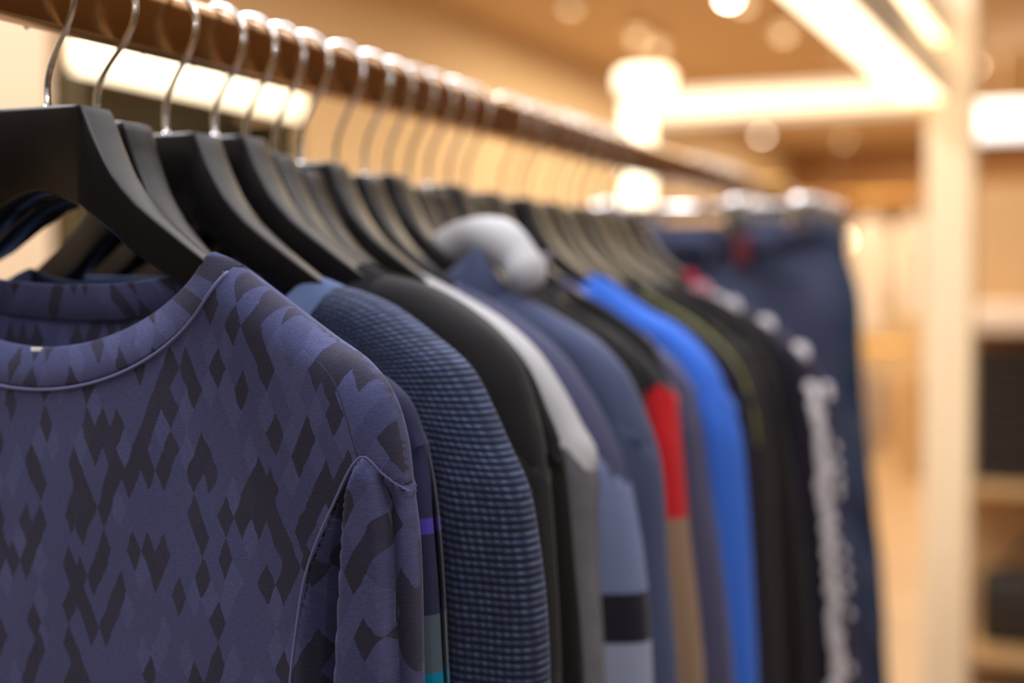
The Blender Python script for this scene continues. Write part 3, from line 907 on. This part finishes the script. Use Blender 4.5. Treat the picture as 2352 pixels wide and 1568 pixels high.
# ------------------------------------------------------------------ shop behind: shell
def struct(name, bm, m, label):
    o = obj(name, bm, m, None, smooth=False)
    return tag(o, label, 'room', None, 'structure')
CEIL = 2.95
struct('floor', box(-3.4, 5, -3, 16, -.1, 0), M['floor'], 'pale plank shop floor')
struct('ceiling', box(-3.4, 5, -3, 16, CEIL, CEIL + .1), M['ceiling'], 'tan shop ceiling')
struct('wall_left', box(-3.5, -3.4, -3, 16, 0, CEIL), M['wall'], 'cream side wall behind the rail')
struct('wall_back', box(-3.5, 5, 16, 16.1, 0, CEIL), M['wall'], 'far end wall of the shop')
struct('trim_1', box(-3.4, 5, 15.2, 15.6, EYE + .86, CEIL), M['soffit'], 'brown soffit hanging from the ceiling at the far end')

# ------------------------------------------------------------------ lit display frame beyond the rail
FX, FY = -.41, 3.64
CEIL0 = 2.95
fr = empty('display_stand', (FX, FY, 0), 'pale wooden display frame with glowing strips beyond the end of the rail', 'display frame')
top = EYE + .565
obj('post', box(-.055, .055, -.055, .055, 0, top + .9, .004), M['wood_light'], fr, smooth=False)
p2 = obj('post', box(-.835, -.745, -.055, .055, 0, top - .05, .004), M['wood_light'], fr, smooth=False)
obj('light_strip', box(-.83, -.75, -.062, -.055, .9, top - .06, .001), M['led'], p2, smooth=False)
bmh = obj('crossbeam', box(-.745, -.055, -.04, .04, top - .125, top - .03, .003), M['wood_light'], fr, smooth=False)
obj('light_strip', box(-.74, -.06, -.046, -.040, top - .105, top - .050, .001), M['led_soft'], bmh, smooth=False)
b1 = obj('beam', box(-.115, -.005, -1.45, -.055, top - .09, top, .004), M['wood_light'], fr, smooth=False)
obj('light_strip', box(-.105, -.015, -1.44, -.06, top - .096, top - .09, .001), M['led'], b1, smooth=False)
b2 = obj('beam', box(-.115, -.005, -1.45, -.055, top + .05, top + .14, .004), M['wood_light'], fr, smooth=False)
obj('light_strip', box(-.105, -.015, -1.44, -.06, top + .044, top + .05, .001), M['led'], b2, smooth=False)
for x in (-.06,): obj('hanging_rod', box(x - .01, x + .01, -1.42, -1.40, top + .14, CEIL0, .002), M['brass'], fr, smooth=False)
# round lamp on the far corner of the frame
lp = empty('corner_lamp', (FX - .79, FY, top - .0495), 'glowing drum lamp standing on the far corner of the display frame', 'lamp')
d = lathe([(.06, 0.024), (.075, .028), (.078, .064), (.065, .080), (.02, .084)], 28)
obj('lamp_shade', d, M['led'], lp)
obj('lamp_base', lathe([(.04, 0), (.03, 0.022)], 20), M['brass'], lp)

# ------------------------------------------------------------------ lit cabinet on the left
cb = empty('display_cabinet', (-2.5, 2.9, 0), 'dark display cabinet with a long glowing canopy, behind the nearest hooks', 'cabinet')
obj('canopy', box(-.25, 0, 0, 1.1, EYE + .60, EYE + .70, .004), M['wood_tan'], cb, smooth=False)
obj('light_strip', box(0, .012, .01, 1.09, EYE + .575, EYE + .68, .002), M['led'], cb, smooth=False)
obj('back_panel', box(-.25, -.22, 0, 1.1, .1, EYE + .60, .002), M['wood_dark'], cb, smooth=False)
for y in (0, 1.06): obj('side_panel', box(-.22, 0, y, y + .04, 0, EYE + .575, .002), M['wood_dark'], cb, smooth=False)
for z in (.3, .8, 1.3, 1.72): obj('shelf', box(-.22, -.01, .04, 1.06, z, z + .03, .002), M['wood_dark'], cb, smooth=False)
col = obj('pillar', box(-2.62, -2.40, 2.25, 2.72, 0, CEIL, .004), M['pillar'], None, smooth=False)
tag(col, 'cream pillar left of the glowing canopy, behind the first hook', 'pillar')

# ------------------------------------------------------------------ ceiling lamps
def cam_dir():
    yaw, pit = math.atan((2600 - 1176) / 3267.), math.atan(109 / 3267.)
    f = Vector((-math.sin(yaw) * math.cos(pit), math.cos(yaw) * math.cos(pit), -math.sin(pit)))
    r = Vector((math.cos(yaw), math.sin(yaw), 0))
    return f, r, r.cross(f)
lamp0 = empty('ceiling_spotlight', (0, 0, CEIL), 'ceiling spotlight', 'spotlight', 'ceiling spotlights')
obj('housing', lathe([(.045, 0), (.045, -.10), (.040, -.105), (.036, -.09)], 18), M['housing'], lamp0)
bl = bmesh.new(); add_ball(bl, (0, 0, -.10), .034, 1, 1, .8, 14)
obj('bulb', bl, M['lens_dim'], lamp0)
LAMPS = [  # x, y, label, bright
    (-1.83, 6.86, 'brightest ceiling spotlight, cut by the top edge left of the glowing beams', 2),
    (-1.81, 7.06, 'dim ceiling spotlight right beside the brightest one at the top edge', 0),
    (-2.62, 6.75, 'faint ceiling spotlight above the middle of the rail, leftmost at the top', 0),
    (-2.60, 7.76, 'left one of the overlapping ceiling spotlights above the drum lamp', 0),
    (-2.61, 8.15, 'right one of the overlapping ceiling spotlights above the drum lamp', 0),
    (-1.81, 7.96, 'very faint ceiling spotlight between the brightest one and the crossbeam', 0),
    (-3.10, 9.92, 'soft ceiling spotlight left of the glowing drum lamp', 0),
    (-3.10, 12.80, 'round ceiling spotlight crossing the lower edge of the glowing crossbeam', 1),
    (-2.52, 13.61, 'pale ceiling spotlight below the crossbeam, nearer the wooden post', 0),
    (-.94, 9.50, 'ceiling spotlight just right of the wooden post', 1),
]
for i, (x, y, lab, hot) in enumerate(LAMPS):
    r = lamp0 if i == 0 else copy_tree(lamp0)
    r.location = (x, y, CEIL); r['label'] = lab
    if True:
        for ch in r.children:
            if ch.name.startswith('bulb'): ch.material_slots[0].link = 'OBJECT'; ch.material_slots[0].material = M[('lens_dim', 'lens', 'lens_hot')[hot]]

lb = empty('lightbox', (-.76, 9.2, 0), 'cool white hanging lightbox at the right, beyond the wooden post', 'lightbox')
obj('panel', box(-.17, 1.5, -.05, .05, EYE + .95, EYE + 1.16, .02), M['lightbox'], lb, smooth=False)
for x in (0, 1.2): obj('rod', tube([(x, 0, EYE + 1.15), (x, 0, CEIL)], .006, 8), M['housing'], lb)

# ------------------------------------------------------------------ shelving at the right edge
def at(px, py, d):
    f, r, u = cam_dir()
    return f * d + r * ((px - 1176) / 3267. * d) + u * ((784 - py) / 3267. * d)

sh = empty('shelf_unit', (-.30, 5.45, 0), 'tan shelf unit at the right edge with dark folded and hanging clothes', 'shelf unit')
obj('shelf', box(-.32, .9, -.25, .25, EYE - .13, EYE - .095, .003), M['pinkish'], sh, smooth=False)
obj('shelf', box(-.32, .9, -.25, .25, EYE - .70, EYE - .66, .003), M['wood_tan'], sh, smooth=False)
obj('shelf', box(-.32, .9, -.25, .25, EYE - 1.30, EYE - 1.25, .003), M['wood_tan'], sh, smooth=False)
obj('back_panel', box(-.32, .9, .25, .28, 0, EYE + .42, .003), M['wood_tan'], sh, smooth=False)
for x in (.86,): obj('side_panel', box(x, x + .04, -.25, .25, 0, EYE + .42, .003), M['wood_tan'], sh, smooth=False)

def simple_top(name, label, cat, m, loc, w, hgt, depth, rotz=0, group=None):
    root = empty(name, loc, label, cat, group); root.rotation_euler.z = rotz
    bm = bmesh.new()
    prof = [(.22, 0), (.5, -.02), (.74, -.08), (.82, -.2), (.82, -.4), (.80, -.8), (.84, -1.0)]
    A_ = catmull(prof, 28)
    rings = []
    for p, s in A_:
        rings.append([bm.verts.new((p.x * w * math.cos(2 * math.pi * k / 24), depth * (1 + .15 * math.sin(k * 1.7)) * math.sin(2 * math.pi * k / 24), p.y * hgt)) for k in range(24)])
    for a, b in zip(rings, rings[1:]):
        for k in range(24): bm.faces.new((a[k], a[(k + 1) % 24], b[(k + 1) % 24], b[k]))
    bm.faces.new(rings[0][::-1])
    bmesh.ops.recalc_face_normals(bm, faces=bm.faces)
    obj('body', bm, m, root)
    for sx in (1, -1):
        sl_ = add_tube(bmesh.new(), [(sx * w * a, -.004, -hgt * b) for a, b in ((.62, .05), (.84, .12), (1.0, .24), (1.12, .42), (1.16, .62), (1.15, .80))], lambda t: w * (.20 - .05 * t), 14)
        obj('sleeve', sl_, m, root)
    hk_ = tube([(0, 0, -.005), (0, 0, .05), (0, .022, .082), (0, .024, .100), (0, .014, .117), (0, 0, .121), (0, -.016, .112)], .003, 8)
    obj('hook', hk_, M['chrome'], root)
    return root

# folded dark clothes piled on the middle shelf of the unit
def folded(label, m, x, y, z, w, dp, h, group):
    z += .0006; dp = min(dp, .34)
    bm = bmesh.new()
    add_box(bm, -w / 2, w / 2, -dp / 2, dp / 2, 0, h * .48, h * .2)
    add_box(bm, -w / 2 + .006, w / 2 - .004, -dp / 2 + .004, dp / 2, h * .48, h, h * .22)
    return tag(obj('folded_sweater', bm, m, None, loc=(x, y, z)), label, 'folded sweater', group)
zz = EYE - .659
for i in range(6):
    hh = .075
    folded(('bottom', 'second from the bottom', 'third from the bottom', 'third from the top', 'second from the top', 'topmost')[i] + ' dark folded sweater of the shelf pile at the right edge',
           M['coat'], -.33 + .5 * .04 * random.uniform(-1, 1), 5.40, zz, .48, .36, hh, 'dark folded sweaters on the shelf')
    zz += hh + .0008
folded('cream folded garment lying on the upper shelf at the right edge', M['cream_cloth'], -.36, 5.36, EYE - .095, .30, .3, .06, None)
folded('mustard folded garment on the upper shelf at the right edge', M['mustard'], .0, 5.36, EYE - .095, .32, .3, .09, None)
bg = empty('handbag', (-.25, 5.38, EYE - 1.248), 'black handbag on the lowest shelf at the right edge', 'bag')
obj('body', box(-.24, .24, -.1, .1, 0, .26, .03), M['bag'], bg)
for y in (-.06, .06):
    obj('handle', tube([(-.12, y, .25), (-.11, y, .33), (-.05, y, .38), (.05, y, .38), (.11, y, .33), (.12, y, .25)], .009, 8), M['bag'], bg)
folded('olive folded garment on the lowest shelf beside the black handbag', M['olive_cloth'], .25, 5.38, EYE - 1.25, .3, .3, .12, None)

# two-tier rack with pale clothes between the jeans and the wooden post
rk = empty('garment_rack', (-1.10, 6.55, 0), 'two-tier brass rack with pale clothes between the jeans and the wooden post', 'rack')
for x in (-.6, .62): obj('upright', tube([(x, 0, 0), (x, 0, EYE + .46)], .016, 10), M['brass'], rk)
for z in (.44, -.24): obj('rail', tube([(-.6, 0, EYE + z), (.62, 0, EYE + z)], .012, 10), M['brass'], rk)
RK = [('tan top hanging on the upper bar of the far rack, right beside the jeans', M['tan_cloth'], -1.29, .345, .072, .55),
      ('cream top hanging on the upper bar of the far rack', M['cream_cloth'], -1.085, .345, .080, .50),
      ('pale cream top hanging on the upper bar of the far rack, behind the wooden post', M['cream_cloth'], -.895, .345, .072, .44),
      ('brown top on the lower bar of the far rack, right beside the jeans', M['brown_cloth'], -1.30, -.335, .076, .6),
      ('warm grey top on the lower bar of the far rack', M['grey_cloth'], -1.10, -.335, .076, .42),
      ('tan top on the lower bar of the far rack, behind the wooden post', M['tan_cloth'], -.90, -.335, .076, .5)]
for lab, m, x, z, w, h in RK:
    simple_top('hanging_top', lab, 'top', m, (x, 6.55, EYE + z), w, h, .045, 0, 'clothes on the far rack')

pl = at(1926, 552, 6.2) + Vector((0, 0, EYE))
pn = empty('pendant_lamp', (pl.x, pl.y, pl.z), 'small glowing pendant lamp just right of the jeans waistband', 'lamp')
b_ = bmesh.new(); add_ball(b_, (0, 0, 0), .045, 1, 1, 1, 16)
obj('bulb', b_, M['bulb'], pn)
obj('cord', tube([(0, 0, .04), (0, 0, CEIL - pl.z)], .003, 6), M['housing'], pn)

# ------------------------------------------------------------------ light
def area(name, loc, target, sx, sy, power, col):
    l = bpy.data.lights.new(name, 'AREA'); l.shape = 'RECTANGLE'; l.size = sx; l.size_y = sy; l.energy = power; l.color = col
    o = bpy.data.objects.new(name, l); o.location = loc
    o.rotation_euler = (Vector(target) - Vector(loc)).to_track_quat('-Z', 'Y').to_euler()
    return link(o)
area('overhead_fill', (-.55, 1.75, CEIL - .05), (-.55, 1.75, 0), 2.8, 3.4, 60, (.91, .94, 1.0))  # unseen panel without a fixture, added to whiten the hooks and light the garments
area('luminous_strip', (-1.55, 1.3, CEIL - .08), (-1.55, 1.3, 0), .45, 4.2, 85, (.95, .96, 1.0))  # added narrow source, out of view, for the hook tops to mirror
area('front_fill', (1.2, -1.6, EYE + .9), (-.5, 1.0, EYE), 2.0, 1.0, 5, (.92, .94, 1.0))  # added cool fill behind the camera; no window is modelled there
for i, (x, y, p) in enumerate(((.35, .55, 10), (.45, 1.4, 11))):
    sl = bpy.data.lights.new('spot', 'SPOT'); sl.energy = p; sl.color = (1, .97, 1); sl.spot_size = math.radians(75); sl.shadow_soft_size = .013
    so = bpy.data.objects.new('rack_spot', sl); so.location = (x, y, EYE + 1.2)
    so.rotation_euler = (Vector((-.6, 1.2, EYE)) - so.location).to_track_quat('-Z', 'Y').to_euler(); link(so)
for i, (x, y, p) in enumerate(((1.4, -4.2, 75), (3.2, -3.0, 60))):
    sl = bpy.data.lights.new('spot', 'SPOT'); sl.energy = p; sl.color = (1, .98, 1); sl.spot_size = math.radians(50); sl.shadow_soft_size = .03
    so = bpy.data.objects.new('shop_spot', sl); so.location = (x, y, CEIL - .12)
    so.rotation_euler = (Vector((-.6, 1.2, EYE)) - so.location).to_track_quat('-Z', 'Y').to_euler(); link(so)
area('shop_light', (-1.2, 5.0, CEIL - .06), (-1.2, 5.0, 0), 1.6, 2.5, 70, (1, .80, .54))
area('shop_light', (-1.6, 8.5, CEIL - .06), (-1.6, 8.5, 0), 2.5, 3.0, 150, (1, .80, .54))
area('shop_light', (-1.0, 13.0, CEIL - .06), (-1.0, 13.0, 0), 3.0, 3.0, 180, (1, .80, .54))
sl = bpy.data.lights.new('spot', 'SPOT'); sl.energy = 130; sl.color = (1, .84, .62); sl.spot_size = math.radians(34); sl.spot_blend = .6; sl.shadow_soft_size = .08
so = bpy.data.objects.new('post_fill_spot', sl); so.location = (.9, 1.9, CEIL - .1)  # unseen spot added to brighten the front of the wooden post
so.rotation_euler = (Vector((-.45, 3.7, 1.45)) - so.location).to_track_quat('-Z', 'Y').to_euler(); link(so)
w = bpy.data.worlds.new('shop_ambience'); SC.world = w; w.use_nodes = True
w.node_tree.nodes['Background'].inputs[0].default_value = (1, .88, .74, 1)
w.node_tree.nodes['Background'].inputs[1].default_value = .08

# ------------------------------------------------------------------ camera
cam = bpy.data.cameras.new('camera'); cam.lens = 50; cam.sensor_width = 36; cam.sensor_fit = 'HORIZONTAL'
cam.clip_start = .02
cam.dof.use_dof = True; cam.dof.focus_distance = .785; cam.dof.aperture_fstop = 2.5
co = bpy.data.objects.new('camera', cam); link(co)
f, r, u = cam_dir()
mt = Matrix((r, u, -f)).transposed().to_4x4(); mt.translation = (0, 0, EYE)
co.matrix_world = mt
SC.camera = co
SC.view_settings.view_transform = 'Standard'; SC.view_settings.look = 'None'
SC.view_settings.exposure = 0.0; SC.view_settings.gamma = 1
SC.view_settings.use_curve_mapping = False
SC.cycles.use_denoising = True
SC.cycles.max_bounces = 6
SC.cycles.sample_clamp_indirect = 6
